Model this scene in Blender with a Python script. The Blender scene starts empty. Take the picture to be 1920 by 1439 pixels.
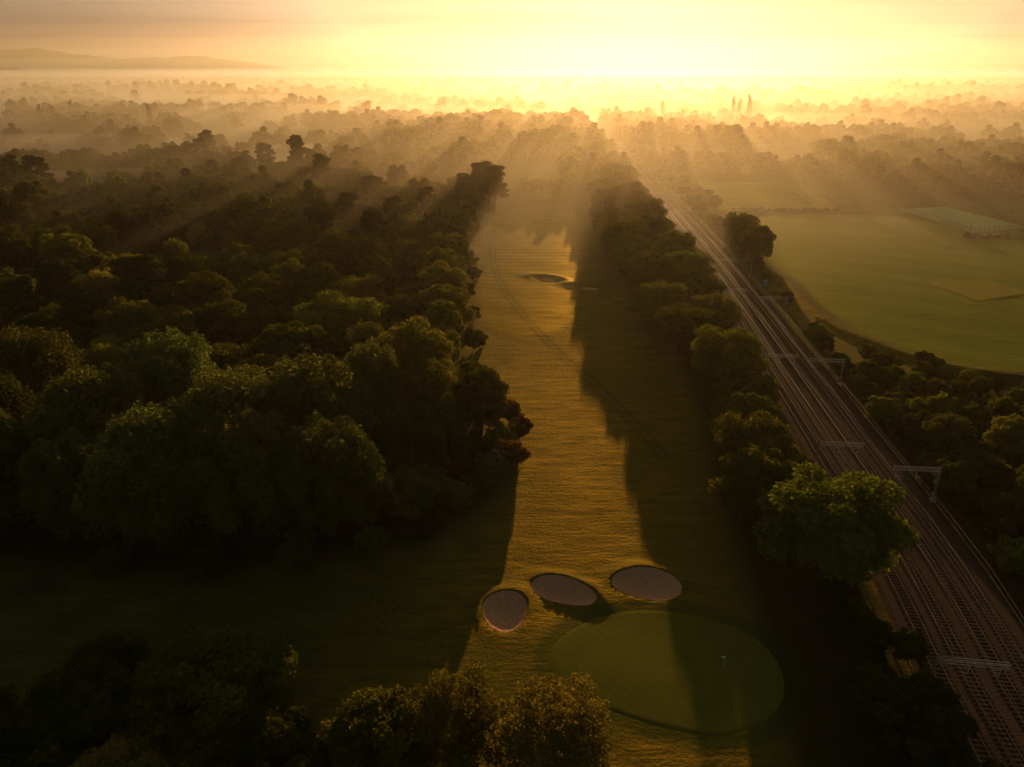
import bpy, math, random
import numpy as np
sc=bpy.context.scene
random.seed(7)
H=70.0; TH=math.radians(23.95)
SE=5.5; SA=9.0
# ------------------------------------------------------------------ helpers
def link(o): sc.collection.objects.link(o); return o
def mesh_np(name,verts,flat,nper,mats=None,attrs=None,smooth=False):
    me=bpy.data.meshes.new(name); nf=len(nper)
    verts=np.asarray(verts,dtype=np.float32)
    me.vertices.add(len(verts)); me.vertices.foreach_set('co',verts.ravel())
    flat=np.asarray(flat,dtype=np.int32).ravel()
    me.loops.add(len(flat)); me.loops.foreach_set('vertex_index',flat)
    me.polygons.add(nf); nper=np.asarray(nper,dtype=np.int32)
    me.polygons.foreach_set('loop_start',np.concatenate([[0],np.cumsum(nper)[:-1]]).astype(np.int32))
    if mats is not None: me.polygons.foreach_set('material_index',np.asarray(mats,dtype=np.int32))
    me.polygons.foreach_set('use_smooth',np.full(nf,smooth))
    for k,a in (attrs or {}).items():
        at=me.attributes.new(k,'FLOAT','POINT'); at.data.foreach_set('value',np.asarray(a,dtype=np.float32))
    me.update(calc_edges=True); me.validate(); return me
class MB:
    def __init__(s): s.v=[];s.f=[];s.m=[]
    def add(s,v,f,m=0):
        o=len(s.v); s.v.extend([tuple(p) for p in v]); s.f.extend([tuple(i+o for i in q) for q in f]); s.m.extend([m]*len(f))
    def box(s,c,d,yaw=0,m=0):
        x,y,z=d[0]/2,d[1]/2,d[2]/2; ca,sa=math.cos(yaw),math.sin(yaw)
        v=[(c[0]+i*x*ca-j*y*sa,c[1]+i*x*sa+j*y*ca,c[2]+k*z) for k in(-1,1) for i,j in((-1,-1),(1,-1),(1,1),(-1,1))]
        s.add(v,[(3,2,1,0),(4,5,6,7),(0,1,5,4),(1,2,6,5),(2,3,7,6),(3,0,4,7)],m)
    def rod(s,a,b,r,n=5,m=0,r2=None):
        V,F=tube([a,b],[r,r if r2 is None else r2],n); s.add(V,F,m)
        s.add(V[:n],[tuple(range(n))[::-1]],m); s.add(V[n:],[tuple(range(n))],m)
    def obj(s,name,mats,smooth=False,loc=(0,0,0),parent=None,rz=0):
        me=bpy.data.meshes.new(name); me.from_pydata(s.v,[],s.f); me.polygons.foreach_set('material_index',s.m)
        me.polygons.foreach_set('use_smooth',[smooth]*len(s.f)); me.update()
        for m in mats: me.materials.append(m)
        o=link(bpy.data.objects.new(name,me)); o.location=loc; o.rotation_euler[2]=rz; o.parent=parent; return o
def tube(P,R,n=6):
    P=np.asarray(P,float); V=[];Fc=[]
    for i,p in enumerate(P):
        d=P[min(i+1,len(P)-1)]-P[max(i-1,0)]; d/=np.linalg.norm(d)+1e-9
        a=np.cross(d,[0.3,1,0.1]); a/=np.linalg.norm(a)+1e-9; b=np.cross(d,a)
        for k in range(n):
            t=2*math.pi*k/n; V.append(tuple(p+R[i]*(math.cos(t)*a+math.sin(t)*b)))
    for i in range(len(P)-1):
        for k in range(n): Fc.append((i*n+k,i*n+(k+1)%n,(i+1)*n+(k+1)%n,(i+1)*n+k))
    return V,Fc
def inside(x,y,poly):
    c=np.zeros(np.shape(x),bool); n=len(poly)
    for i in range(n):
        x1,y1=poly[i];x2,y2=poly[(i+1)%n]
        if y1==y2: continue
        c^=((y1>y)!=(y2>y))&(x<(x2-x1)*(y-y1)/(y2-y1)+x1)
    return c
def segdist(x,y,pts,closed=True):
    d=np.full(np.shape(x),1e9); n=len(pts)
    for i in range(n if closed else n-1):
        x1,y1=pts[i];x2,y2=pts[(i+1)%n]; dx,dy=x2-x1,y2-y1
        t=np.clip(((x-x1)*dx+(y-y1)*dy)/(dx*dx+dy*dy+1e-9),0,1)
        d=np.minimum(d,np.hypot(x-x1-t*dx,y-y1-t*dy))
    return d
def sd(x,y,poly):
    d=segdist(x,y,poly); return np.where(inside(x,y,poly),-d,d)
def smooth(p,it=3,closed=True):
    for _ in range(it):
        q=[];n=len(p)
        for i in range(n if closed else n-1):
            a=p[i];b=p[(i+1)%n]
            q+= [(a[0]*.75+b[0]*.25,a[1]*.75+b[1]*.25),(a[0]*.25+b[0]*.75,a[1]*.25+b[1]*.75)]
        if not closed: q=[p[0]]+q+[p[-1]]
        p=q
    return p
def ss(a,b,x):
    t=np.clip((x-a)/(b-a),0,1); return t*t*(3-2*t)
# ------------------------------------------------------------------ plan (metres)
rail=smooth([(48,-60),(57,54),(63,84),(66,117),(70,159),(74,205),(79,269),(85,379),(89,507),(92,656),(94,844),(88,1200),(60,2000),(-60,4500)],2,False)
fair=smooth([(9,520),(38,520),(32,338),(21,227),(17,196),(0,190),(-9,205),(-10,269),(-5,338),(3,411)],2)
field=smooth([(99,269),(104,250),(99,216),(102,191),(112,173),(128,163),(200,150),(300,130),(420,130),(420,310),(221,312),(205,372),(146,377),(120,366)],2)
field2=[(118,494),(190,482),(176,385),(112,387)]
green=smooth([(3.8,70.2),(7.3,75),(14.3,78.7),(21.9,78.9),(29.5,76.6),(34,72.1),(34.7,66.7),(32.5,61.8),(28.4,58.9),(23.1,57.7),(16.2,59.5),(10.2,62.2),(5.3,65.9)],2)
approach=smooth([(-9,74),(-6,66),(0,60),(8,57),(14,56),(12,70),(2,74)],2)
path=smooth([(-8,300),(-8,277),(-2.8,236.5),(4.8,203),(12.8,177),(19.6,159),(24,144),(27,135),(30,122)],2,False)
footpath=smooth([(-70,40),(-74,62),(-72,78),(-66,98)],2,False)
wood=[(-14,600),(-14,370),(-25,275),(-24,200),(-14,165),(-12,142),(-9,122),(-16,104),(-28,95),(-50,90),(-76,92),(-110,95),(-200,90),(-460,95),(-520,640)]
clear=[(-128,268,38,24),(-168,560,42,60),(-330,600,90,60),(-95,610,35,40),(-180,240,30,15),(-260,430,50,22),(-105,455,34,16),(-190,360,40,14)]
BK=[(-1.0,78.4,3.2,3.9,.15),(7.4,82.6,4.8,2.7,-.45),(20,84,4.9,3.5,-.1),(13,251,7,3.5,-.5),(27,240,8,3,-.35),(18,352,10,5,-.2)]
def hf(x,y):
    x=np.asarray(x,float);y=np.asarray(y,float)
    far=ss(350,1500,np.hypot(x,y))
    h=far*(4*np.sin(x*.0021+1)*np.cos(y*.0017)+2.5*np.sin(x*.006+y*.003))
    h=h+(.12*np.sin(x*.09+.5)*np.sin(y*.07)+.09*np.sin(x*.21+y*.13)*np.sin(y*.17-x*.05))*(1-far)
    h=h+.2*np.exp(-((x-19)/20)**2-((y-68)/15)**2)
    for i,(cx,cy,rx,ry,a) in enumerate(BK):
        ca,sa=math.cos(a),math.sin(a); px=((x-cx)*ca+(y-cy)*sa)/rx; py=(-(x-cx)*sa+(y-cy)*ca)/ry
        an=np.arctan2(py,px); q=np.hypot(px,py)/(1+.06*np.sin(2*an+i)+.04*np.sin(3*an+2*i))
        w=.55+.45*np.clip(py/np.maximum(q,.3),-1,1)
        lipz=(.75 if i<3 else .8); dep=(.45 if i<3 else .5)
        h=h+np.where(q<1,lipz*w*q*q-dep*(1-np.minimum(q,1)**2)**.7,lipz*w*.5*(1+np.cos(np.clip((q-1)/.9,0,1)*math.pi)))
    m=(x>60)&(x<260)&(y>100)&(y<320)
    d=np.full(x.shape,99.);
    if m.any(): d[m]=sd(x[m],y[m],field)
    h=h+1.0*np.exp(-((d-5)/2.5)**2)-.5*np.exp(-((d-9.5)/2)**2)
    return h
def H1(x,y): return float(hf(np.array([x]),np.array([y]))[0])
# ------------------------------------------------------------------ materials
def nodes(n):
    m=bpy.data.materials.new(n); m.use_nodes=True; t=m.node_tree; return m,t,t.nodes.new,t.links.new,t.nodes['Principled BSDF']
def simple(n,c,rough=.9,metal=0,var=.25,scale=3,bump=0,spec=.08,tint=None):
    m,t,N,K,b=nodes(n); b.inputs['Roughness'].default_value=rough; b.inputs['Metallic'].default_value=metal; b.inputs['Specular IOR Level'].default_value=spec
    if tint: b.inputs['Specular Tint'].default_value=(*tint,1)
    tc=N('ShaderNodeTexCoord'); no=N('ShaderNodeTexNoise'); no.inputs['Scale'].default_value=scale; no.inputs['Detail'].default_value=5; K(tc.outputs['Object'],no.inputs['Vector'])
    mx=N('ShaderNodeMix'); mx.data_type='RGBA'; mx.inputs[6].default_value=(*[k*(1-var) for k in c],1); mx.inputs[7].default_value=(*[k*(1+var) for k in c],1)
    K(no.outputs['Fac'],mx.inputs[0]); K(mx.outputs[2],b.inputs['Base Color'])
    if bump:
        bp=N('ShaderNodeBump'); bp.inputs['Distance'].default_value=bump; K(no.outputs['Fac'],bp.inputs['Height']); K(bp.outputs[0],b.inputs['Normal'])
    return m
def leafmat(n,c0,c1,tr=.5):
    m=bpy.data.materials.new(n); m.use_nodes=True; t=m.node_tree; t.nodes.clear(); N=t.nodes.new; K=t.links.new
    o=N('ShaderNodeOutputMaterial'); at=N('ShaderNodeAttribute'); at.attribute_name='tint'
    mx=N('ShaderNodeMix'); mx.data_type='RGBA'; mx.inputs[6].default_value=(*c0,1); mx.inputs[7].default_value=(*c1,1); K(at.outputs['Fac'],mx.inputs[0])
    oi=N('ShaderNodeObjectInfo'); hs=N('ShaderNodeHueSaturation')
    mr=N('ShaderNodeMapRange'); mr.inputs[3].default_value=.465; mr.inputs[4].default_value=.515; K(oi.outputs['Random'],mr.inputs[0]); K(mr.outputs[0],hs.inputs['Hue'])
    m2=N('ShaderNodeMath'); m2.operation='MULTIPLY'; m2.inputs[1].default_value=7.31; K(oi.outputs['Random'],m2.inputs[0]); m3=N('ShaderNodeMath'); m3.operation='FRACT'; K(m2.outputs[0],m3.inputs[0])
    mr2=N('ShaderNodeMapRange'); mr2.inputs[3].default_value=.55; mr2.inputs[4].default_value=1.55; K(m3.outputs[0],mr2.inputs[0]); K(mr2.outputs[0],hs.inputs['Value']); K(mx.outputs[2],hs.inputs['Color'])
    d=N('ShaderNodeBsdfDiffuse'); l=N('ShaderNodeBsdfTranslucent'); ms=N('ShaderNodeMixShader'); ms.inputs[0].default_value=tr
    K(hs.outputs[0],d.inputs[0]); K(hs.outputs[0],l.inputs[0]); K(d.outputs[0],ms.inputs[1]); K(l.outputs[0],ms.inputs[2]); K(ms.outputs[0],o.inputs[0]); return m
bark=simple('bark',(.10,.08,.055),scale=4,bump=.05); palebark=simple('pale_bark',(.16,.15,.12),scale=4)
lf_oak=leafmat('oak_leaves',(.05,.08,.010),(.21,.215,.018))
lf_tall=leafmat('poplar_leaves',(.06,.088,.02),(.18,.20,.032))
lf_dark=leafmat('dark_leaves',(.036,.056,.010),(.12,.135,.016),.45)
lf_pine=leafmat('pine_needles',(.022,.036,.012),(.06,.07,.018),.25)
lf_rust=leafmat('copper_leaves',(.10,.065,.012),(.26,.15,.025))
lf_young=leafmat('young_leaves',(.17,.17,.018),(.40,.36,.045),.55)
lf_silver=leafmat('silver_leaves',(.06,.075,.03),(.15,.16,.08),.3)
# ------------------------------------------------------------------ ground
def lines(segs):
    out=[]
    for a,b,s in segs: out+=list(np.arange(a,b-1e-6,s))
    return out
def grow(a,b,s,g=1.22):
    out=[];x=a
    while x<b: out.append(x); x+=s; s*=g
    out.append(b); return out
gx=lines([(-400,-60,5),(-60,-9,1.5),(-9,42,.5),(42,190,1.5),(190,400,5)])
gx=[-v for v in grow(400,12000,7)][::-1][:-1]+gx+grow(400,12000,7)
gy=lines([(-300,20,10),(20,54,1.5),(54,92,.5),(92,300,1.5),(300,620,4)])
gy=[-600,-450]+gy+grow(620,14000,6)
gx=np.array(sorted(set(np.round(gx,3))));gy=np.array(sorted(set(np.round(gy,3))))
X,Y=np.meshgrid(gx,gy); xf=X.ravel();yf=Y.ravel(); Z=hf(xf,yf)
for i,(cx,cy,rx,ry,a) in enumerate(BK[:3]):
    ca,sa=math.cos(a),math.sin(a); px=((xf-cx)*ca+(yf-cy)*sa)/rx; py=(-(xf-cx)*sa+(yf-cy)*ca)/ry
    an=np.arctan2(py,px); q=np.hypot(px,py)/(1+.06*np.sin(2*an+i)+.04*np.sin(3*an+2*i)); Z=Z-.22*(q<.93)
near=(np.abs(xf)<600)&(yf>0)&(yf<700)
def mask(poly,soft,off=0):
    o=np.zeros(xf.shape); o[near]=1-ss(-soft,soft,sd(xf[near],yf[near],poly)+off); return o
A={}
A['fair']=mask(fair,2.2)
A['field']=np.maximum(mask(field,1.2),mask(field2,2))
A['collar']=np.maximum(mask(green,.9,-2.0),mask(approach,2.0)*.7)
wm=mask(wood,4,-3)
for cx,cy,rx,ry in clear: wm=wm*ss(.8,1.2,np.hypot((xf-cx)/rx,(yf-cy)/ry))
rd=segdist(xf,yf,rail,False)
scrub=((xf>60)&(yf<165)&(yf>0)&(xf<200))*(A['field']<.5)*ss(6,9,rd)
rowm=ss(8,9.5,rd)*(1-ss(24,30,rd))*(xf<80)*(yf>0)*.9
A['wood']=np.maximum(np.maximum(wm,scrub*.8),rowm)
far=ss(600,800,np.hypot(xf,yf)); A['far']=far
pd=np.full(xf.shape,99.); pd[near]=segdist(xf[near],yf[near],path,False)
A['path']=np.exp(-((pd-.9)/.5)**2)
fp=np.full(xf.shape,99.); fp[near]=segdist(xf[near],yf[near],footpath,False); A['dirt']=np.exp(-(fp/.9)**2)
nx,ny=len(gx),len(gy)
i,j=np.meshgrid(np.arange(nx-1),np.arange(ny-1)); b0=(j*nx+i).ravel()
flat=np.stack([b0,b0+1,b0+nx+1,b0+nx],1)
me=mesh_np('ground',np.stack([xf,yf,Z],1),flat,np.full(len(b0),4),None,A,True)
m,t,N,K,b=nodes('grass'); b.inputs['Specular IOR Level'].default_value=.03; b.inputs['Roughness'].default_value=.95
tc=N('ShaderNodeTexCoord')
def noise(s,d=5,v=None,rough=.6):
    n=N('ShaderNodeTexNoise'); n.inputs['Scale'].default_value=s; n.inputs['Detail'].default_value=d; n.inputs['Roughness'].default_value=rough; K(v or tc.outputs['Object'],n.inputs['Vector']); return n.outputs['Fac']
def mixc(f,a,c,typ='MIX'):
    x=N('ShaderNodeMix'); x.data_type='RGBA'; x.blend_type=typ
    if isinstance(f,float): x.inputs[0].default_value=f
    else: K(f,x.inputs[0])
    for k,s in((a,6),(c,7)):
        if isinstance(k,tuple): x.inputs[s].default_value=(*k,1)
        else: K(k,x.inputs[s])
    return x.outputs[2]
def attr(n): a=N('ShaderNodeAttribute'); a.attribute_name=n; return a.outputs['Fac']
def rng_(f,a,c,d=0,e=1):
    r=N('ShaderNodeMapRange'); K(f,r.inputs[0]); r.inputs[1].default_value=a;r.inputs[2].default_value=c;r.inputs[3].default_value=d;r.inputs[4].default_value=e; return r.outputs[0]
def mth(op,a,b_):
    x=N('ShaderNodeMath'); x.operation=op
    for k,s in((a,0),(b_,1)):
        if isinstance(k,(int,float)): x.inputs[s].default_value=k
        else: K(k,x.inputs[s])
    return x.outputs[0]
mp=N('ShaderNodeMapping'); mp.inputs['Scale'].default_value=(.35,1.6,1); K(tc.outputs['Object'],mp.inputs[0])
n_big=noise(.035,4); n_mid=noise(.25,5); n_fine=noise(1.8,6,None,.7); n_str=noise(.35,5,mp.outputs[0],.65)
rough=mixc(rng_(n_mid,.3,.7),(.06,.07,.007),(.13,.125,.012))
rough=mixc(rng_(n_str,.42,.62),rough,(.17,.14,.014))
rough=mixc(rng_(n_big,.4,.62),rough,mixc(rng_(n_fine,.35,.65),(.035,.05,.006),(.15,.14,.014)))
mw=N('ShaderNodeTexWave'); mw.bands_direction='Y'; mw.inputs['Scale'].default_value=.06; mw.inputs['Distortion'].default_value=.8; K(tc.outputs['Object'],mw.inputs[0])
fr=mixc(rng_(n_mid,.3,.7),(.17,.145,.012),(.22,.18,.016)); fr=mixc(rng_(mw.outputs['Fac'],.3,.7,0,.7),fr,(.10,.105,.010))
fld=mixc(rng_(n_big,.35,.65),(.13,.175,.010),(.21,.22,.014)); fld=mixc(rng_(n_str,.35,.7,0,.5),fld,(.24,.22,.018))
c=mixc(attr('fair'),rough,fr); c=mixc(attr('field'),c,fld); c=mixc(attr('collar'),c,mixc(n_fine,(.055,.075,.008),(.095,.11,.012)))
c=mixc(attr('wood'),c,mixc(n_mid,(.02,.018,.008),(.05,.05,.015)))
c=mixc(attr('far'),c,mixc(rng_(noise(.004,3),.4,.6),(.05,.055,.015),(.13,.12,.03)))
c=mixc(mth('MULTIPLY',attr('path'),.55),c,(.03,.032,.010)); c=mixc(attr('dirt'),c,(.06,.05,.03))
K(c,b.inputs['Base Color'])
open_=mth('MAXIMUM',mth('MAXIMUM',attr('fair'),attr('field')),attr('collar'))
bp=N('ShaderNodeBump'); K(rng_(open_,0,1,.40,.12),bp.inputs['Distance']); bp.inputs['Strength'].default_value=1; K(mth('ADD',n_fine,n_str),bp.inputs['Height']); K(bp.outputs[0],b.inputs['Normal'])
def sheen(N,K,b,col,fac,rough_,normal=None):
    gl=N('ShaderNodeBsdfGlossy'); gl.inputs['Roughness'].default_value=rough_
    if isinstance(col,tuple): gl.inputs['Color'].default_value=(*col,1)
    else: K(col,gl.inputs['Color'])
    if normal: K(normal,gl.inputs['Normal'])
    ms=N('ShaderNodeMixShader'); K(b.outputs[0],ms.inputs[1]); K(gl.outputs[0],ms.inputs[2])
    if isinstance(fac,float): ms.inputs[0].default_value=fac
    else: K(fac,ms.inputs[0])
    out=[n for n in b.id_data.nodes if n.type=='OUTPUT_MATERIAL'][0]; K(ms.outputs[0],out.inputs['Surface'])
shc=mixc(attr('field'),(.64,.40,.03),(.56,.47,.03))
lv=mth('ADD',mth('MULTIPLY',attr('fair'),.055),mth('MULTIPLY',attr('field'),.10))
fac=mth('MULTIPLY',mth('MULTIPLY',mth('SUBTRACT',1.0,attr('wood')),mth('SUBTRACT',1.0,mth('MULTIPLY',attr('path'),.35))),mth('MULTIPLY',mth('ADD',lv,.05),rng_(n_str,.3,.7,.45,1.4)))
fac=mth('MULTIPLY',fac,mth('SUBTRACT',1.0,mth('MULTIPLY',attr('collar'),.6)))
sheen(N,K,b,shc,fac,.46,bp.outputs[0])
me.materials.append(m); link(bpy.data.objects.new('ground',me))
# draped sheets
def sheet(name,poly,off,m):
    cx=sum(p[0] for p in poly)/len(poly);cy=sum(p[1] for p in poly)/len(poly)
    K_=24; V=[];F=[];n=len(poly)
    for r in range(K_+1):
        for p in poly: V.append((cx+(p[0]-cx)*r/K_,cy+(p[1]-cy)*r/K_))
    V=np.array(V); z=hf(V[:,0],V[:,1])+off
    rr=np.repeat(np.arange(K_+1),n); z=np.where(rr==K_,z-off-.03,z)
    for r in range(K_):
        for k in range(n): F.append((r*n+k,r*n+(k+1)%n,(r+1)*n+(k+1)%n,(r+1)*n+k))
    flat=np.array(F).ravel()
    me=mesh_np(name,np.column_stack([V,z]),flat,np.full(len(F),4),None,None,True); me.materials.append(m); return link(bpy.data.objects.new(name,me))
gm,t,N,K,b=nodes('putting_green_turf'); b.inputs['Roughness'].default_value=.9; b.inputs['Specular IOR Level'].default_value=.03; tc=N('ShaderNodeTexCoord')
wv=N('ShaderNodeTexWave'); wv.bands_direction='DIAGONAL'; wv.inputs['Scale'].default_value=.32; wv.inputs['Distortion'].default_value=.3; K(tc.outputs['Object'],wv.inputs[0])
c=mixc(rng_(noise(.3,5),.3,.7),(.095,.11,.012),(.135,.14,.016)); c=mixc(rng_(wv.outputs['Fac'],.3,.7,0,.3),c,(.155,.16,.02)); c=mixc(rng_(noise(3,5),.3,.8,0,.3),c,(.065,.072,.008)); K(c,b.inputs['Base Color'])
sheen(N,K,b,(.45,.36,.04),.04,.5)
sheet('putting_green',green,.03,gm)
sand=simple('bunker_sand',(.64,.34,.17),rough=.9,scale=2.2,var=.35,bump=.2,spec=0)
for i,(cx,cy,rx,ry,a) in enumerate(BK[:3]):
    pl=[]
    for k in range(56):
        an=2*math.pi*k/56; q=.99*(1+.06*math.sin(2*an+i)+.04*math.sin(3*an+2*i)); px,py=q*rx*math.cos(an),q*ry*math.sin(an)
        pl.append((cx+px*math.cos(a)-py*math.sin(a),cy+px*math.sin(a)+py*math.cos(a)))
    sheet('sand_bunker',pl,.05,sand)
for (cx,cy,rx,ry,a) in BK[3:5]:
    pl=[(cx+.42*rx*math.cos(2*math.pi*k/30)*math.cos(a)-.4*ry*math.sin(2*math.pi*k/30)*math.sin(a),cy+.42*rx*math.cos(2*math.pi*k/30)*math.sin(a)+.4*ry*math.sin(2*math.pi*k/30)*math.cos(a)) for k in range(30)]
    sheet('fairway_bunker',pl,.12,sand)
cm,t,N,K,b=nodes('court_surface'); b.inputs['Base Color'].default_value=(.22,.36,.11,1); b.inputs['Roughness'].default_value=.9; b.inputs['Specular IOR Level'].default_value=.05; sheen(N,K,b,(.50,.55,.16),.12,.5)
sheet('tennis_court',[(208,390),(238,398),(247,340),(213,329)],.25,cm)
cm,t,N,K,b=nodes('cricket_turf'); b.inputs['Base Color'].default_value=(.26,.215,.018,1); b.inputs['Roughness'].default_value=.9; b.inputs['Specular IOR Level'].default_value=.03; sheen(N,K,b,(.72,.50,.035),.15,.48)
sheet('cricket_square',[(149.4,246.5),(171.5,250),(176,232.5),(151.6,223)],.10,cm)
white=simple('white_paint',(.8,.8,.76),var=.05)
def marking(name,segs,z,w=.12):
    mb=MB()
    for (x1,y1,x2,y2) in segs:
        yaw=math.atan2(y2-y1,x2-x1); n=max(1,int(math.hypot(x2-x1,y2-y1)/4))
        for k in range(n):
            ax,ay,bx,by=x1+(x2-x1)*k/n,y1+(y2-y1)*k/n,x1+(x2-x1)*(k+1)/n,y1+(y2-y1)*(k+1)/n
            mb.box(((ax+bx)/2,(ay+by)/2,H1((ax+bx)/2,(ay+by)/2)+z),(math.hypot(bx-ax,by-ay),w,.03),yaw)
    mb.obj(name,[white])
marking('court_line_marking',[(211,386,236,393),(236,393,244,343),(244,343,215,333),(215,333,211,386),(213,360,240,367)],.29)
marking('pitch_line_marking',[(122,472,178,466),(178,466,168,396),(168,396,118,396),(118,396,122,472),(120,434,173,430),(132,368,190,362),(190,362,186,318),(186,318,128,322),(128,322,132,368)],.05,.15)
# ------------------------------------------------------------------ railway
rp=np.array(rail); seg=np.hypot(*np.diff(rp,axis=0).T); S=np.concatenate([[0],np.cumsum(seg)])
def rpos(s): return np.interp(s,S,rp[:,0]),np.interp(s,S,rp[:,1])
def rfr(s,off=0):
    x,y=rpos(s); x2,y2=rpos(s+2);x1,y1=rpos(s-2); a=math.atan2(y2-y1,x2-x1); return x+off*math.sin(a),y-off*math.cos(a),a
def s_at(y): return float(np.interp(y,rp[:,1],S))
def sweep(mb,prof,s0,s1,step,m=0):
    V=[];n=len(prof); ss_=np.concatenate([np.arange(s0,min(s1,700),step),np.arange(max(s0,700),s1,step*4)]) if s1>700 else np.arange(s0,s1,step)
    for s in ss_:
        for o,z in prof:
            x,y,a=rfr(s,o); V.append((x,y,z))
    F=[(i*n+k,i*n+k+1,(i+1)*n+k+1,(i+1)*n+k) for i in range(len(ss_)-1) for k in range(n-1)]
    mb.add(V,F,m)
ballast=simple('track_ballast',(.085,.058,.038),scale=5,var=.5,bump=.1,spec=.02)
mb=MB(); sweep(mb,[(-9.6,-.4),(-8.2,.42),(-4,.45),(0,.36),(4,.45),(8.0,.42),(9.4,-.4)],5,2900,6); rw=mb.obj('railway_ballast',[ballast])
mb=MB()
toff=[-5.8,-2.4,1.6,5.0]
for o in toff:
    for e in(-.7175,.7175):
        sweep(mb,[(o+e-.07,.5),(o+e-.04,.52),(o+e-.035,.66),(o+e+.035,.66),(o+e+.04,.52),(o+e+.07,.5)],5,2900,5)
railm=simple('rail_steel',(.26,.17,.10),rough=.42,metal=.85,var=.2)
track=mb.obj('railway_track',[railm])
mb=MB()
for o in toff:
    for s in np.arange(10,620,.68):
        x,y,a=rfr(s,o); mb.box((x,y,.47),(.26,2.5,.14),a)
mb.obj('sleepers',[simple('weathered_sleeper',(.085,.063,.045),scale=2,var=.5,spec=.02)],parent=track)
steel=simple('galvanised_steel',(.30,.28,.25),rough=.6,metal=.2,var=.15)
def mast(s,side,full=False):
    mb=MB(); L=8.0 if not full else 18.0; Hh=6.8; sg=-side
    mb.box((0,0,.3),(.8,.8,.6)); 
    mb.box((0,-.12,Hh/2+.3),(.28,.03,Hh)); mb.box((0,.12,Hh/2+.3),(.28,.03,Hh)); mb.box((0,0,Hh/2+.3),(.03,.21,Hh))
    z0,z1=Hh-.6,Hh
    for z in(z0,z1):
        for yy in(-.2,.2): mb.box((sg*L/2,yy,z),(L,.08,.08))
    n=int(L/.8)
    for k in range(n):
        for yy in(-.2,.2): mb.rod((sg*k*.8,yy,z0 if k%2 else z1),(sg*(k+1)*.8,yy,z1 if k%2 else z0),.03,4)
    mb.rod((0,0,Hh-2.0),(sg*1.6,0,z0),.05,4)
    offs=[3.8,7.2] if not full else [3.8,7.2,11.2,14.6]
    for d in offs:
        mb.rod((sg*d,0,z0),(sg*d,0,z0-1.6),.05,5); mb.rod((sg*d,0,z0-1.5),(sg*(d-1.2),0,z0-1.2),.035,5); mb.rod((sg*d,0,z0-.4),(sg*(d-1.2),0,z0-.7),.035,5)
        for q in range(4): mb.rod((sg*(d-.2-q*.12),0,z0-1.42+q*.03),(sg*(d-.26-q*.12),0,z0-1.40+q*.03),.09,6)
    if full:
        X_=sg*L; mb.box((X_,-.12,Hh/2+.3),(.28,.03,Hh)); mb.box((X_,.12,Hh/2+.3),(.28,.03,Hh)); mb.box((X_,0,Hh/2+.3),(.03,.21,Hh)); mb.box((X_,0,.3),(.8,.8,.6))
    x,y,a=rfr(s,9.0*side)
    return mb.obj('catenary_gantry' if full else 'catenary_mast',[steel],loc=(x,y,0),rz=a-math.pi/2)
ys=[60,107,157,207,253,300,348,396,445,495,548,600,655,715,775,840]
for k,yy in enumerate(ys):
    s=s_at(yy)
    if yy in(253,348,495,600,715): mast(s,1,True)
    else:
        mast(s,1); mast(s+(8 if k%2 else 2),-1)
mb=MB()
for o in toff:
    prev=None
    for s in np.arange(20,900,12.25):
        ph=(s%49)/49; sag=.55*(1-4*(ph-.5)**2)
        x,y,a=rfr(s,o); cur=((x,y,4.9),(x,y,6.1-sag))
        if prev:
            mb.rod(prev[0],cur[0],.022,3); mb.rod(prev[1],cur[1],.022,3); mb.rod(cur[0],cur[1],.012,3)
        prev=cur
mb.obj('overhead_wires',[simple('copper_wire',(.16,.12,.09),rough=.5,metal=.5)])
mb=MB(); mb.box((0,0,.8),(1.6,.8,1.6)); mb.box((0,0,1.64),(1.8,1.0,.08)); mb.box((0,0,.05),(2.0,1.2,.2)); mb.box((-.4,-.42,.85),(.7,.04,1.3)); mb.box((.4,-.42,.85),(.7,.04,1.3))
mb.obj('equipment_cabinet',[simple('cabinet_grey',(.4,.4,.37))],loc=(89,243,.1))
def fence(name,pts,h,sp,m,rails=3,mesh=False):
    mb=MB()
    for (x1,y1),(x2,y2) in zip(pts,pts[1:]):
        L=math.hypot(x2-x1,y2-y1); n=max(1,int(L/sp)); yaw=math.atan2(y2-y1,x2-x1)
        for k in range(n+1): px,py=x1+(x2-x1)*k/n,y1+(y2-y1)*k/n; mb.box((px,py,h/2),(.1,.1,h),yaw)
        for r in range(rails): mb.box(((x1+x2)/2,(y1+y2)/2,h*(r+1)/rails-.06),(L,.05,.05),yaw)
        if mesh:
            for k in range(int(L/.5)):
                f=k*.5/L; px,py=x1+(x2-x1)*f,y1+(y2-y1)*f; mb.box((px,py,h/2),(.02,.02,h),yaw)
    return mb.obj(name,[m])
fs=simple('fence_steel',(.06,.065,.055),rough=.6)
fence('court_fence',[(206,392),(239,401),(249,339),(212,326),(206,392)],3,3,fs,4,True)
fence('pitch_fence',[(120,379),(150,381),(174,379)],3.5,3,fs,4,True)
fence('sports_cage_fence',[(160,455),(178,410),(176,382),(170,382),(152,455)],4,3,fs,4,True)
wd=simple('weathered_wood',(.07,.055,.04))
pts=[rfr(s_at(y),11.2)[:2] for y in(60,90,120,150,180,210,240,270,300,340,380)]; fence('lineside_fence',pts,1.2,2.5,wd,2)
for x,y in((206,395),(226,401),(250,372),(211,328),(230,331)):
    mb=MB(); mb.rod((0,0,0),(0,0,9),.11,8,r2=.06); mb.box((0,0,9),(1.4,.12,.1)); mb.box((-.5,-.15,9.15),(.5,.25,.3)); mb.box((.5,-.15,9.15),(.5,.25,.3)); mb.obj('floodlight_pole',[steel],loc=(x,y,0))
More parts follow.
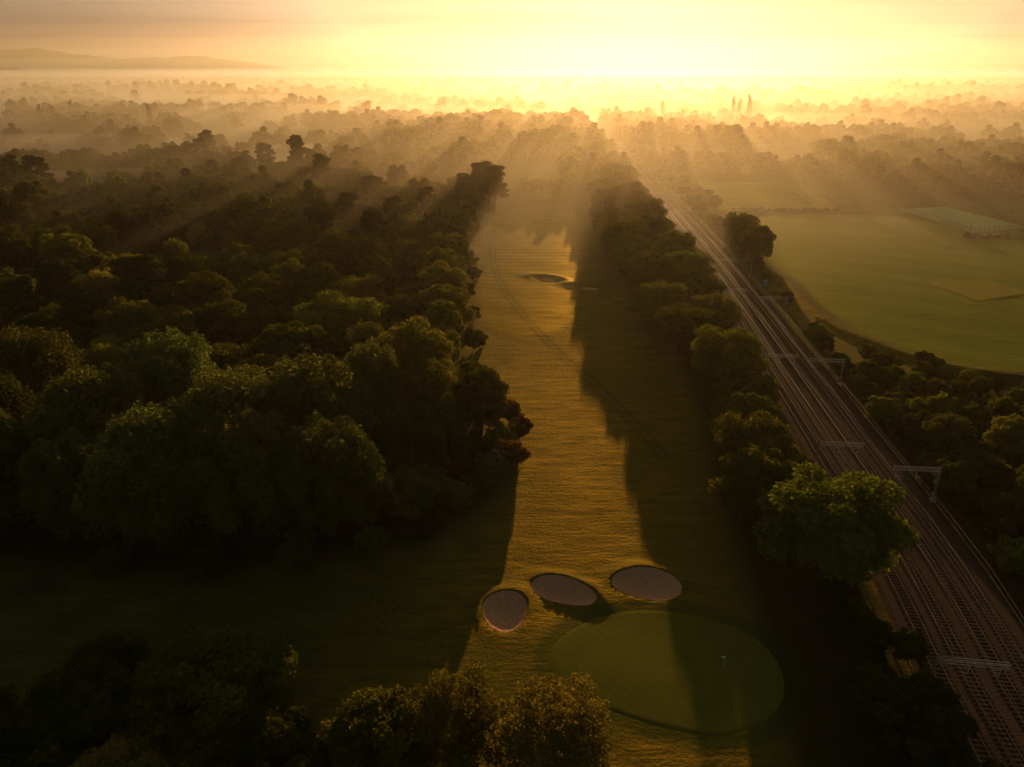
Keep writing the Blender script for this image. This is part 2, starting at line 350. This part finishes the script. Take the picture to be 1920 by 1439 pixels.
for x,y,r in((149,468,-.1),(143,397,0),(188,340,1.5)):
    mb=MB(); 
    for sx in(-3.66,3.66): mb.rod((sx,0,0),(sx,0,2.44),.06,8); mb.rod((sx,0,2.44),(sx,1.6,0),.03,5)
    mb.rod((-3.66,0,2.44),(3.66,0,2.44),.06,8); mb.rod((-3.66,1.6,.05),(3.66,1.6,.05),.03,5); mb.obj('football_goal',[white],loc=(x,y,0),rz=r)
mb=MB(); mb.rod((0,0,0),(0,0,2.2),.02,8); mb.rod((0,0,.001),(0,0,.02),.06,10)
mb.add([(0,0,2.18),(0,0,1.78),(-.25,.03,1.8),(-.48,-.02,1.88),(-.52,-.02,2.12),(-.27,.03,2.15)],[(0,1,2,5),(5,2,3,4)])
mb.obj('golf_pin_flag',[white],loc=(26.9,67.9,H1(26.9,67.9)+.04))
# ------------------------------------------------------------------ houses
brick=simple('brick',(.28,.15,.10),scale=1.5); tile=simple('roof_tile',(.17,.10,.08),rough=.45,scale=1.2,spec=.5); glass=simple('window_glass',(.05,.06,.07),rough=.1,spec=.5); rend=simple('render_wall',(.55,.5,.42))
def house(x,y,rz,L=10,W=8,h=5.2,wall=brick):
    e=link(bpy.data.objects.new('brick_house',None)); e.location=(x,y,H1(x,y)-.3); e.rotation_euler[2]=rz
    mb=MB(); mb.box((0,0,h/2),(L,W,h)); rh=W*.42
    mb.add([(-L/2,-W/2,h),(-L/2,W/2,h),(-L/2,0,h+rh),(L/2,-W/2,h),(L/2,W/2,h),(L/2,0,h+rh)],[(0,2,1),(3,4,5)]); mb.obj('walls',[wall],parent=e)
    mb=MB(); o=.5; k=rh/(W/2)
    for sg in(-1,1):
        a=(-L/2-o,sg*(W/2+o),h-o*k+.08);b2=(L/2+o,sg*(W/2+o),h-o*k+.08);c2=(L/2+o,0,h+rh+.08);d2=(-L/2-o,0,h+rh+.08)
        mb.add([a,b2,c2,d2]+[(p[0],p[1],p[2]+.15) for p in(a,b2,c2,d2)],[(0,1,2,3),(4,5,6,7),(0,1,5,4),(1,2,6,5),(0,3,7,4)])
    mb.obj('roof',[tile],parent=e)
    mb=MB()
    for sg in(-1,1):
        for wx in(-L*.3,0,L*.3):
            for wz in(1.5,4): 
                if wz>h or (wx==0 and wz==1.5 and sg<0): continue
                mb.box((wx,sg*(W/2+.02),wz),(1.3,.06,1.2))
    mb.obj('windows',[glass],parent=e)
    mb=MB(); mb.box((0,-W/2-.03,1.05),(1,.08,2.1)); mb.obj('door',[wd],parent=e)
    mb=MB(); mb.box((L*.35,0,h+rh+.4),(.9,.7,1.8)); mb.box((L*.35,0,h+rh+1.4),(.4,.4,.4)); mb.obj('chimney',[brick],parent=e)
rr=random.Random(3)
for k in range(16): house(-270+k%8*22+rr.uniform(-4,4),1090+k//8*45+rr.uniform(-10,10),rr.choice([.1,1.6,.3])+rr.uniform(-.1,.1),wall=rr.choice([brick,rend]))
for k in range(14): house(760+k%7*55+rr.uniform(-9,9),1330+k//7*120+k%7*20,rr.choice([.1,1.6,.8]),12,8,5.4,rr.choice([brick,rend]))
for k in range(8): house(-760+k*34+rr.uniform(-9,9),1240+rr.uniform(-30,30),rr.choice([.1,1.6,.8]),12,8,5.4,rr.choice([brick,rend]))
# ------------------------------------------------------------------ trees
def tree(name,seed,h,cr,cb,nleaf,leaf,nl,kind,mats,branch=True):
    rng=np.random.default_rng(seed); V=[];FL=[]
    def add(v,f):
        o=len(V); V.extend(v); FL.extend([tuple(i+o for i in q) for q in f])
    C=[];R=[]; zc=(h+cb)/2; rz=(h-cb)/2
    sq=rng.uniform(.85,1.15)
    for i in range(nl):
        if kind=='pine':
            z=cb+(h-cb)*(i+.5)/nl; a=i*2.4+rng.uniform(-.4,.4); rr=cr*rng.uniform(.2,.8)*(1-.4*((z-cb)/(h-cb))**2)
            C.append((rr*math.cos(a),rr*math.sin(a),z)); R.append((cr*rng.uniform(.28,.45),cr*rng.uniform(.28,.45),cr*.16))
        elif kind=='column':
            z=cb+(h-cb)*(i+.5)/nl; C.append((rng.uniform(-.35,.35)*cr,rng.uniform(-.35,.35)*cr,z)); q=cr*(1-.75*((z-cb)/(h-cb))**2); R.append((q*.75,q*.75,(h-cb)/nl*1.5))
        else:
            ph=math.acos(1-1.8*(i+.5)/nl); a=i*2.39996+rng.uniform(-.45,.45); k=rng.uniform(.5,.95)
            C.append((cr*k*sq*math.sin(ph)*math.cos(a),cr*k/sq*math.sin(ph)*math.sin(a),zc+rz*(k if kind!='tall' else min(1,k+.08))*math.cos(ph)))
            q=cr*rng.uniform(.15,.30)*(1.35 if nl<30 else 1)
            R.append((q*(.8 if kind=='tall' else 1),q*(.8 if kind=='tall' else 1),q*(1.7 if kind=='tall' else .8)))
    if kind in('round','tall'):
        for i in range(6):
            a=i*1.05; C.append((cr*.35*math.cos(a),cr*.35*math.sin(a),zc+rz*rng.uniform(-.35,.35))); R.append((cr*.36,cr*.36,rz*.42))
    C=np.array(C);R=np.array(R); nt=len(C)
    top=zc if kind not in('pine','column') else h*.95
    nseg=6; wx=rng.normal(0,.02*h,2); tp=[(wx[0]*(i/nseg)**2,wx[1]*(i/nseg)**2+.2*math.sin(i),top*i/nseg) for i in range(nseg+1)]
    r0=h*.02+.05
    add(*tube(tp,[r0*(1.4 if i==0 else 1-.8*i/nseg) for i in range(nseg+1)],8))
    if branch:
        for i in range(0,nl,1 if nl<40 else 2):
            s=rng.uniform(.35,.95) if kind!='pine' else min(.97,C[i][2]/top-.03)
            st=np.array(tp[max(1,min(nseg,int(s*nseg)))]); e=C[i]
            mid=(st+e)/2+np.array([0,0,-.03*h if kind!='pine' else .01*h])+rng.normal(0,.3,3)
            add(*tube([st,mid,e],[r0*.34,r0*.2,r0*.07],5))
            for j in range(2):
                e2=e+rng.normal(0,1,3)*R[i]*.7; add(*tube([mid*.4+e*.6,e2],[r0*.1,.02],3))
    nb=len(V); nbf=len(FL)
    wts=(R.prod(axis=1))**.67; wts[nl:]*=.35; wts/=wts.sum()
    li=rng.choice(nt,nleaf,p=wts)
    d=rng.normal(0,1,(nleaf,3)); d/=np.linalg.norm(d,axis=1)[:,None]
    flip=(d[:,2]<0)&(rng.random(nleaf)<.55); d[flip,2]*=-1
    rad=rng.uniform(.6,1.08,nleaf)**.7
    bump=np.sin(d[:,0]*6+li*1.7)*np.sin(d[:,1]*6+li*2.3)*np.sin(d[:,2]*5+li)
    rad*=1+.3*bump
    P=C[li]+d*R[li]*rad[:,None]
    nrm=d+rng.normal(0,.6,(nleaf,3))+np.array([0,0,.3]); nrm/=np.linalg.norm(nrm,axis=1)[:,None]
    a=np.cross(nrm,rng.normal(0,1,(nleaf,3))); a/=np.linalg.norm(a,axis=1)[:,None]; bb=np.cross(nrm,a)
    s=(leaf*rng.uniform(.5,1.25,nleaf))[:,None]
    q=np.stack([P-a*s,P-bb*s*.55+nrm*s*.15,P+a*s,P+bb*s*.55-nrm*s*.1],axis=1).reshape(-1,3)
    allv=np.vstack([np.array(V),q]); flat=np.concatenate([np.array(FL).ravel(),np.arange(nleaf*4)+nb])
    mt=np.concatenate([np.zeros(nbf),np.ones(nleaf)])
    lobt=rng.uniform(0,1,nt)[li]; tint=np.clip(.45*lobt+.35*rng.random(nleaf)+.2*(bump+.5),0,1)
    me=mesh_np(name,allv,flat,np.full(nbf+nleaf,4),mt,{'tint':np.concatenate([np.zeros(nb),np.repeat(tint,4)])})
    for m in mats: me.materials.append(m)
    return me
M={}
M['oak_a']=(tree('oak_mesh',1,15,8,1.6,42000,.27,70,'round',[bark,lf_oak]),15,8)
M['oak_b']=(tree('oak_mesh',2,14,7,1.2,38000,.27,60,'round',[bark,lf_oak]),14,7)
M['oak_dark']=(tree('oak_mesh',5,14,7,1.2,38000,.27,60,'round',[bark,lf_dark]),14,7)
M['poplar_a']=(tree('poplar_mesh',3,23,8,3,52000,.27,110,'tall',[bark,lf_tall]),23,8)
M['poplar_b']=(tree('poplar_mesh',4,22,7,3,44000,.27,95,'tall',[bark,lf_tall]),22,7)
M['young']=(tree('ash_mesh',6,13,6,2,30000,.17,70,'round',[palebark,lf_young]),13,6)
M['pine']=(tree('pine_mesh',7,22,7,9,22000,.30,22,'pine',[bark,lf_pine]),22,7)
M['bush']=(tree('bush_mesh',8,5,3.2,.1,14000,.2,30,'round',[bark,lf_oak]),5,3.2)
M['bush_dark']=(tree('bush_mesh',9,5,3.2,.1,14000,.2,30,'round',[bark,lf_dark]),5,3.2)
M['bush_rust']=(tree('bush_mesh',10,5,3.2,.1,14000,.2,30,'round',[bark,lf_rust]),5,3.2)
M['bush_silver']=(tree('bush_mesh',11,5,3.2,.1,12000,.17,30,'round',[palebark,lf_silver]),5,3.2)
M['column']=(tree('column_mesh',12,26,3,1,9000,.5,12,'column',[bark,lf_dark],False),26,3)
protos={}
pc=bpy.data.collections.new('plant_kinds')
def proto(n,me): protos[n]=len(protos); o=bpy.data.objects.new('kind_%02d_%s'%(protos[n],n),me); pc.objects.link(o)
for k in('oak_a','oak_b','oak_dark','poplar_b','pine','bush','bush_dark','bush_rust','young'): proto(k,M[k][0])
proto('mid_a',tree('mid_mesh',21,15,7.5,2,7000,.75,34,'round',[bark,lf_oak],False))
proto('mid_b',tree('mid_mesh',22,16,7,2,7000,.75,34,'round',[bark,lf_dark],False))
proto('mid_pine',tree('mid_mesh',23,22,6.5,8,4500,.8,16,'pine',[bark,lf_pine]))
proto('lo_a',tree('lo_mesh',24,14,7.5,1.5,1800,1.4,22,'round',[bark,lf_oak],False))
proto('lo_b',tree('lo_mesh',25,15,7,1.5,1800,1.4,22,'round',[bark,lf_dark],False))
proto('lo_c',tree('lo_mesh',26,19,5.5,2,1600,1.4,20,'tall',[bark,lf_dark],False))
placed=[]
def T(kind,name,x,y,r,h=None,rz=None):
    me,hh,cr=M[kind]; o=link(bpy.data.objects.new(name,me)); s=r/cr
    o.location=(x,y,H1(x,y)-.1); o.scale=(s,s,(h/hh) if h else s); o.rotation_euler[2]=rz if rz is not None else rr.uniform(0,6.28); placed.append((x,y,r)); return o
for x,y,r,h,k in [(46.5,86,9.8,17,'oak_a'),(40.5,101,7.2,13,'oak_b'),(43.5,113,7.6,13,'oak_a'),(46,126,7.4,12,'oak_b'),(50,139,6.8,11,'oak_a'),(50.5,156,8.8,14,'oak_a'),(52,169,6,10,'oak_b'),(45.5,180,8.6,12.5,'oak_a'),(57.5,193,7.5,12,'oak_b'),(44.5,204,8,12.5,'oak_a'),(60,214,7,12,'oak_dark'),(48,220,7,12,'oak_b'),(48,236,10,14,'oak_b'),(61,240,8.5,13,'oak_a'),(46,256,8.5,13,'oak_dark'),(62,268,8.6,14,'oak_b'),(47,270,8,13,'oak_b'),(45,286,9.5,15,'oak_a'),(60,297,9,15,'oak_dark'),(44,312,9.5,15,'oak_b'),(60,326,10,16,'oak_a'),(46,338,9.3,15,'oak_dark'),(61,352,9.5,16,'oak_b'),(50,368,9.5,15,'oak_a'),(63,384,10,16,'oak_dark'),(50,400,9.6,15,'oak_b'),(62,418,9.6,15,'oak_a'),(43.5,55,6,10,'oak_dark')]:
    T(k,'oak_tree',x,y,r,h)
T('oak_a','oak_tree',96.5,300,8,15); T('oak_b','oak_tree',93.5,285,7,13); T('oak_dark','oak_tree',96,275,6.5,14)
T('oak_b','hawthorn_tree',-34,58,8.4,12.5); T('oak_dark','hawthorn_tree',-25.5,53,5,8); T('young','ash_tree',-39,47,5,10); T('oak_dark','hawthorn_tree',-47,55,7,10); T('oak_dark','hawthorn_tree',-57,50,8,11); T('oak_dark','hawthorn_tree',-50,66,4.5,6)
T('oak_b','hawthorn_tree',-14.2,52,5.6,11.5); T('young','ash_tree',-5.6,52.6,5.4,13.5); T('young','ash_tree',4.2,52,6,13.6,1.1); T('oak_dark','hawthorn_tree',-20,48,4.5,8)
for x,y,r,h,k in [(-99,132,10,21,'poplar_a'),(-74,111,11,21,'poplar_a'),(-67,128,9.6,22,'poplar_b'),(-56,96,10.5,21,'poplar_a'),(-48,109,10.5,22,'poplar_a'),(-36,115,10.5,22,'poplar_b'),(-29.5,97,9.3,19,'poplar_b'),(-28,131,7,19,'poplar_b'),(-85,99,9.5,19,'poplar_b'),(-93,114,9,20,'poplar_a'),(-42,97,9,20,'poplar_b'),(-69,96,8,17,'poplar_b'),(-105,100,9,17,'poplar_b')]:
    T(k,'poplar_tree',x,y,r,h)
for x,y,r,h,k in [(-17,101,5.6,10,'oak_dark'),(-17.5,134,7,16,'young'),(-6.5,131,6,16,'oak_dark'),(-44,172,12,17,'oak_a'),(-50,150,9.6,18,'oak_b'),(-18,157,6.5,14,'oak_a'),(-20,191,8.5,15,'oak_b'),(-30,184,8,15,'oak_dark'),(-120,108,9,15,'oak_dark'),(-22,213,8,15,'oak_a'),(-25,236,8,15,'oak_b'),(-23,258,8,15,'oak_a'),(-26,281,8,14,'oak_dark')]:
    T(k,'oak_tree' if k!='young' else 'ash_tree',x,y,r,h)
for x,y,r,h in [(-109,203,9,20),(-99,210,7,18),(-114,180,7,15),(-9,374,8,24),(-16,384,8,25),(-24,371,7,21),(-12,392,7,22),(-72,377,8,19)]: T('pine','pine_tree',x,y,r,h)
for x,y in((-560,900),(-585,1010),(-420,880),(-800,1150)): T('column','lombardy_poplar_tree',x,y,4,30)
for x,y,h in((292,1005,36),(301,1010,33),(312,1004,38),(318,1015,30),(205,1040,30)): T('column','lombardy_poplar_tree',x,y,3.6,h)
for x,y in((8,436),(13,433),(18,438),(24,434),(29,439),(34,436)): T('young','birch_tree',x,y,3.6,11)
for x,y,r,k in [(-.5,137,3.4,'bush_rust'),(1.5,130,3,'bush_rust'),(-2,125,3.6,'bush'),(0,119,3.4,'bush_rust'),(-4,114,3.5,'bush_silver'),(-6,108,3.4,'bush'),(-10,104,3.6,'bush'),(-14,97,3,'bush_dark'),(-7,120,3.6,'bush_dark'),(-9,112,3.3,'bush_rust'),(-5,142,3,'bush'),(-22,92,3,'bush'),(-15,109,3.6,'bush'),(-33,88,3,'bush_dark'),(-46,86,3.2,'bush_dark'),(-60,87,3,'bush'),(-9,160,3,'bush'),(-10,182,3.2,'bush_dark'),(-12,205,3,'bush'),(-15,228,3.4,'bush'),(-14,250,3,'bush_dark'),(-16,268,3.2,'bush')]:
    T(k,'shrub',x,y,r)
for x,y,r,k in [(84,184,4,'bush'),(83,167,2.8,'bush_dark'),(79.5,137,4,'bush'),(83,127,4.5,'bush_dark'),(84.5,111,4.8,'bush'),(80.7,97,4.3,'bush_dark'),(48,47,4,'bush_dark'),(51,70,2.6,'bush'),(49.5,62,2.4,'bush_dark'),(-58,40,5,'bush')]:
    T(k,'shrub',x,y,r)
grid={}
def ok(x,y,d):
    gxk,gyk=int(x//12),int(y//12)
    for a in(-1,0,1):
        for b_ in(-1,0,1):
            for (px,py,pr) in grid.get((gxk+a,gyk+b_),()):
                if (px-x)**2+(py-y)**2<((d+pr)*.5)**2: return False
    return True
def put(x,y,d): grid.setdefault((int(x//12),int(y//12)),[]).append((x,y,d))
for x,y,r in placed: put(x,y,r*1.5)
R2=random.Random(11)
def addp(L,x,y,kind,s,sz=None): L.append((x,y,protos[kind],R2.uniform(0,6.28),s,sz or s))
W=[]
for _ in range(60000):
    x=R2.uniform(-480,-8);y=R2.uniform(90,600)
    if x<-.9*y-60: continue
    if not inside(np.array(x),np.array(y),wood): continue
    if any(((x-cx)/rx)**2+((y-cy)/ry)**2<1 for cx,cy,rx,ry in clear): continue
    if y>420 and math.sin(x*.03)*math.sin(y*.035+1)>.25: continue
    pn=math.sin(x*.021+2)*math.sin(y*.019+x*.01); s=R2.uniform(.62,1.25)
    if not ok(x,y,10.2*s): continue
    put(x,y,10.2*s)
    if y<300: k=R2.choice(['oak_a','oak_b','oak_b','oak_dark','young' if R2.random()<.5 else 'oak_a','poplar_b' if pn>0 else 'oak_b','pine' if pn<-.35 else 'oak_dark'])
    else: k=R2.choice(['mid_a','mid_a','mid_b','mid_pine' if pn<-.1 else 'mid_a'])
    if k=='pine': s*=.9
    if k=='poplar_b': s*=.75
    addp(W,x,y,k,s,s*R2.uniform(.75,1.25))
for _ in range(500):
    x=R2.uniform(-140,0);y=R2.uniform(88,300)
    d=float(sd(np.array(x),np.array(y),wood))
    if -9<d<2 and not(y<106 and d>-1): addp(W,x,y,R2.choice(['bush','bush_dark','bush_dark']),R2.uniform(.5,1))
g=bpy.data.node_groups.new('scatter','GeometryNodeTree'); g.interface.new_socket('Geometry',in_out='INPUT',socket_type='NodeSocketGeometry'); g.interface.new_socket('Geometry',in_out='OUTPUT',socket_type='NodeSocketGeometry')
N=g.nodes.new;K=g.links.new
gi=N('NodeGroupInput');go=N('NodeGroupOutput');ip=N('GeometryNodeInstanceOnPoints');ci=N('GeometryNodeCollectionInfo')
ci.inputs['Collection'].default_value=pc; ci.inputs['Separate Children'].default_value=True; ci.inputs['Reset Children'].default_value=True
ip.inputs['Pick Instance'].default_value=True; K(gi.outputs[0],ip.inputs['Points']);K(ci.outputs[0],ip.inputs['Instance'])
def na(n,t_): x=N('GeometryNodeInputNamedAttribute'); x.data_type=t_; x.inputs['Name'].default_value=n; return x.outputs['Attribute']
K(na('tidx','INT'),ip.inputs['Instance Index']); K(na('trot','FLOAT_VECTOR'),ip.inputs['Rotation']); K(na('tsc','FLOAT_VECTOR'),ip.inputs['Scale']); K(ip.outputs[0],go.inputs[0])
def scatter(name,L,dz=-.15):
    a=np.array(L,float); me=bpy.data.meshes.new(name); me.vertices.add(len(L))
    me.vertices.foreach_set('co',np.column_stack([a[:,0],a[:,1],hf(a[:,0],a[:,1])+dz]).astype(np.float32).ravel())
    q=me.attributes.new('tidx','INT','POINT'); q.data.foreach_set('value',a[:,2].astype(np.int32))
    q=me.attributes.new('trot','FLOAT_VECTOR','POINT'); q.data.foreach_set('vector',np.column_stack([a[:,3]*0,a[:,3]*0,a[:,3]]).astype(np.float32).ravel())
    q=me.attributes.new('tsc','FLOAT_VECTOR','POINT'); q.data.foreach_set('vector',np.column_stack([a[:,4],a[:,4],a[:,5]]).astype(np.float32).ravel())
    o=link(bpy.data.objects.new(name,me)); md=o.modifiers.new('scatter','NODES'); md.node_group=g
scatter('woodland',W)
L=[]
for _ in range(2600):
    x=R2.uniform(72,200);y=R2.uniform(35,175)
    dr=float(segdist(np.array(x),np.array(y),rail,False)); df=float(sd(np.array(x),np.array(y),field))
    if dr<12.5 or df<13 or x>.95*y+45: continue
    if y>145 and R2.random()<.5: continue
    s=R2.uniform(.5,1.3)
    if not ok(x,y,4.2*s): continue
    put(x,y,4.2*s); 
    if R2.random()<.22 and y<128: addp(L,x,y,R2.choice(['oak_b','oak_dark','oak_a']),R2.uniform(.5,.75))
    else: addp(L,x,y,R2.choice(['bush','bush_dark','bush','bush']),s,s*R2.uniform(.7,1.3))
for s in np.arange(60,900,3.2):
    x,y,a=rfr(s,12.5+R2.uniform(0,3.5))
    if R2.random()<(.4 if y<280 else .6): addp(L,x,y,R2.choice(['bush','bush_dark']),R2.uniform(.3,.9 if y<280 else 1.3))
    x,y,a=rfr(s,-11.8-R2.uniform(0,5))
    if R2.random()<.8 and y>40: addp(L,x,y,R2.choice(['bush','bush_dark']),R2.uniform(.3,.9))
scatter('lineside_scrub',L)
L=[]
for k in range(34):
    f=k/33; addp(L,119+f*55+R2.uniform(-.6,.6),383+R2.uniform(-.8,.8),'bush_dark',R2.uniform(.25,.5))
for k in range(40):
    f=k/39; addp(L,205+f*70+R2.uniform(-1,1),318-f*6+R2.uniform(-1,1),R2.choice(['bush','bush_dark']),R2.uniform(.25,.55))
scatter('field_hedge',L)
L=[]
def fill(poly,n,kinds,s0,s1,sp=9.):
    xs=[p[0] for p in poly];ys_=[p[1] for p in poly]
    for _ in range(n):
        x=R2.uniform(min(xs),max(xs));y=R2.uniform(min(ys_),max(ys_)); s=R2.uniform(s0,s1)
        if inside(np.array(x),np.array(y),poly) and ok(x,y,sp*s): put(x,y,sp*s); addp(L,x,y,R2.choice(kinds),s,s*R2.uniform(.85,1.15))
mid=['mid_a','mid_b','mid_a']
fill([(-90,600),(40,590),(75,620),(80,900),(-60,900),(-120,700)],2500,mid,1.0,1.6)
fill([(36,455),(76,440),(80,620),(60,620),(40,540)],700,mid,.7,1.15)
fill([(108,640),(190,620),(220,760),(120,1000),(106,900)],1500,mid,.9,1.5)
fill([(196,500),(230,470),(262,430),(330,400),(480,420),(480,500),(330,490),(240,540)],2500,mid,.7,1.2)
fill([(104,520),(200,505),(220,530),(150,545),(106,545)],600,mid,.5,1.0)
fill([(104,400),(112,395),(114,500),(104,505)],300,['bush','bush_dark'],.8,1.5,5.)
fill([(230,560),(500,520),(700,640),(400,640),(250,620)],2500,mid,.7,1.3)
scatter('field_edge_woods',L)
L=[]
def nz(x,y): return math.sin(x*.0061+1.3)*math.cos(y*.0083+.4)+.7*math.sin(x*.017+y*.011)+.5*math.sin(x*.004-y*.021+2)+.35*math.sin(x*.041+y*.033)
cnt=0
for _ in range(60000):
    u=R2.random(); y=640+(7000-640)*u**2.2; x=R2.uniform(-1,1)*(y*.85+120)
    if abs(x-float(np.interp(y,rp[:,1],rp[:,0])))<22+ (8 if y>1000 else 0): continue
    if y<900 and -120<x<100: continue
    if y<700 and x>100: continue
    v=nz(x,y)
    if v<.15+ (.25 if y<1100 else 0) and R2.random()>.06: continue
    if -330<x<-80 and 1060<y<1160: continue
    s=R2.uniform(.7,1.35)*(1 if y<1800 else 1.25)
    addp(L,x,y,R2.choice(['lo_a','lo_b','lo_b','lo_c'] if y>950 else ['mid_a','mid_b','mid_b']),s,s*R2.uniform(.8,1.2)); cnt+=1
    if cnt>9000: break
scatter('distant_trees',L)
# hills
def hill(name,cx,cy,rx,ry,h,seed):
    n,mm=90,24; V=[];rg=np.random.default_rng(seed); ph=rg.uniform(0,6,6)
    for j in range(mm+1):
        for i in range(n+1):
            u=-1+2*i/n;v=-1+2*j/mm; z=h*max(0,1-abs(u)**2.2)*max(0,1-v*v)*(.8+.16*math.sin(u*5+ph[0])+.08*math.sin(u*13+ph[1])+.03*math.sin(u*41+ph[2])+.02*math.sin(u*90+v*9))
            V.append((cx+u*rx,cy+v*ry,z-6))
    F=[(j*(n+1)+i,j*(n+1)+i+1,(j+1)*(n+1)+i+1,(j+1)*(n+1)+i) for j in range(mm) for i in range(n)]
    mb=MB(); mb.add(V,F); mb.obj(name,[hm],True)
hm=simple('wooded_hill',(.045,.055,.02),scale=.01,var=.5)
hill('hills',-5600,8300,3600,1000,330,1); hill('hills',-4500,5400,2400,600,95,5)
# ------------------------------------------------------------------ mist
def volmat(n,d,g_=.66,col=(1,.84,.60)):
    m=bpy.data.materials.new(n); m.use_nodes=True; t=m.node_tree; t.nodes.clear()
    a=t.nodes.new('ShaderNodeOutputMaterial'); v=t.nodes.new('ShaderNodeVolumeScatter'); v.inputs['Density'].default_value=d; v.inputs['Anisotropy'].default_value=g_; v.inputs['Color'].default_value=(*col,1)
    t.links.new(v.outputs[0],a.inputs['Volume']); return m
def bank(name,x,y,rx,ry,rz,d,z=0):
    bpy.ops.mesh.primitive_uv_sphere_add(segments=96,ring_count=48,radius=1,location=(x,y,z)); o=bpy.context.object; o.name=name; o.data.name=name; o.scale=(rx,ry,rz); o.data.materials.append(volmat(name,d))
def layer(name,prof,zb,d,hw):
    n=len(prof); V=[(-hw,y,zt) for y,zt in prof]+[(hw,y,zt) for y,zt in prof]+[(-hw,y,zb) for y,zt in prof]+[(hw,y,zb) for y,zt in prof]
    F=[]
    for i in range(n-1): F+=[(i,n+i,n+i+1,i+1),(2*n+i,2*n+i+1,3*n+i+1,3*n+i),(i,i+1,2*n+i+1,2*n+i),(n+i,3*n+i,3*n+i+1,n+i+1)]
    F+=[(0,2*n,3*n,n),(n-1,2*n-1,4*n-1,3*n-1)]
    mb=MB(); mb.add(V,F); mb.obj(name,[volmat(name,d)])
mb=MB(); mb.box((0,4200,115),(15000,10000,290)); mb.obj('haze',[volmat('haze',.00006)])
layer('ground_mist',[(140,-9),(280,12),(420,24),(650,30),(9000,34)],-28,.0009,7000)
layer('mist_layer',[(180,-8),(340,26),(600,48),(1100,60),(9100,64)],-27,.0006,7050)
bank('horizon_haze',0,6500,11000,3500,150,.00009,0); bank('horizon_haze',0,6800,11500,3300,220,.00006,0); bank('horizon_haze',0,7000,12000,3200,310,.00005,0); bank('horizon_haze',0,7300,12500,3200,430,.00004,0)
bank('mist_bank',-170,575,80,80,15,.0032); bank('mist_bank',-240,1050,420,170,24,.0016); bank('mist_bank',350,900,350,170,20,.0014); bank('mist_bank',30,600,70,110,18,.002); bank('mist_bank',-700,1300,700,300,30,.001); bank('mist_bank',-200,420,180,55,17,.0018); bank('mist_bank',-380,620,150,80,20,.0025)
# ------------------------------------------------------------------ light, sky, camera
w=bpy.data.worlds.new('World'); sc.world=w; w.use_nodes=True
nt=w.node_tree; N=nt.nodes.new;K=nt.links.new; bg=nt.nodes['Background']; s=N('ShaderNodeTexSky'); s.sky_type='NISHITA'; s.sun_disc=False
s.sun_elevation=math.radians(SE); s.sun_rotation=math.radians(SA); s.dust_density=3; s.altitude=60
tc=N('ShaderNodeTexCoord'); mp=N('ShaderNodeMapping'); mp.inputs['Scale'].default_value=(1.2,1.2,26); no=N('ShaderNodeTexNoise'); no.inputs['Scale'].default_value=1.6; no.inputs['Detail'].default_value=5
K(tc.outputs['Generated'],mp.inputs[0]); K(mp.outputs[0],no.inputs['Vector'])
mr=N('ShaderNodeMapRange'); mr.inputs[1].default_value=.35; mr.inputs[2].default_value=.65; mr.inputs[3].default_value=.86; mr.inputs[4].default_value=1.08; K(no.outputs['Fac'],mr.inputs[0])
wt=N('ShaderNodeMix'); wt.data_type='RGBA'; wt.blend_type='MULTIPLY'; wt.inputs[0].default_value=1; wt.inputs[7].default_value=(1,.90,.74,1); K(s.outputs[0],wt.inputs[6])
hs=N('ShaderNodeHueSaturation'); hs.inputs['Saturation'].default_value=.75; hs.inputs['Hue'].default_value=.490; K(wt.outputs[2],hs.inputs['Color'])
# sky colour capped towards pale yellow to tone down the glare around the sun
dk=N('ShaderNodeMix'); dk.data_type='RGBA'; dk.blend_type='DARKEN'; dk.inputs[0].default_value=.88; dk.inputs[7].default_value=(13.5,9.9,5.2,1); K(hs.outputs[0],dk.inputs[6])
mx=N('ShaderNodeMix'); mx.data_type='RGBA'; mx.blend_type='MULTIPLY'; mx.inputs[0].default_value=1; K(dk.outputs[2],mx.inputs[6]); K(mr.outputs[0],mx.inputs[7]); K(mx.outputs[2],bg.inputs[0])
bg.inputs[1].default_value=0.075
sun=link(bpy.data.objects.new('sun',bpy.data.lights.new('sun','SUN')))
sun.data.energy=5; sun.data.angle=math.radians(.5); sun.data.color=(1,.56,.20)
sun.rotation_euler=(math.radians(90-SE),0,math.radians(180-SA))
cam=link(bpy.data.objects.new('camera',bpy.data.cameras.new('camera'))); sc.camera=cam
cam.location=(0,0,H); cam.rotation_euler=(math.radians(90)-TH,0,0); cam.data.lens=25; cam.data.sensor_width=36; cam.data.clip_end=30000
sc.view_settings.view_transform='Standard'; sc.view_settings.look='None'; sc.view_settings.exposure=0
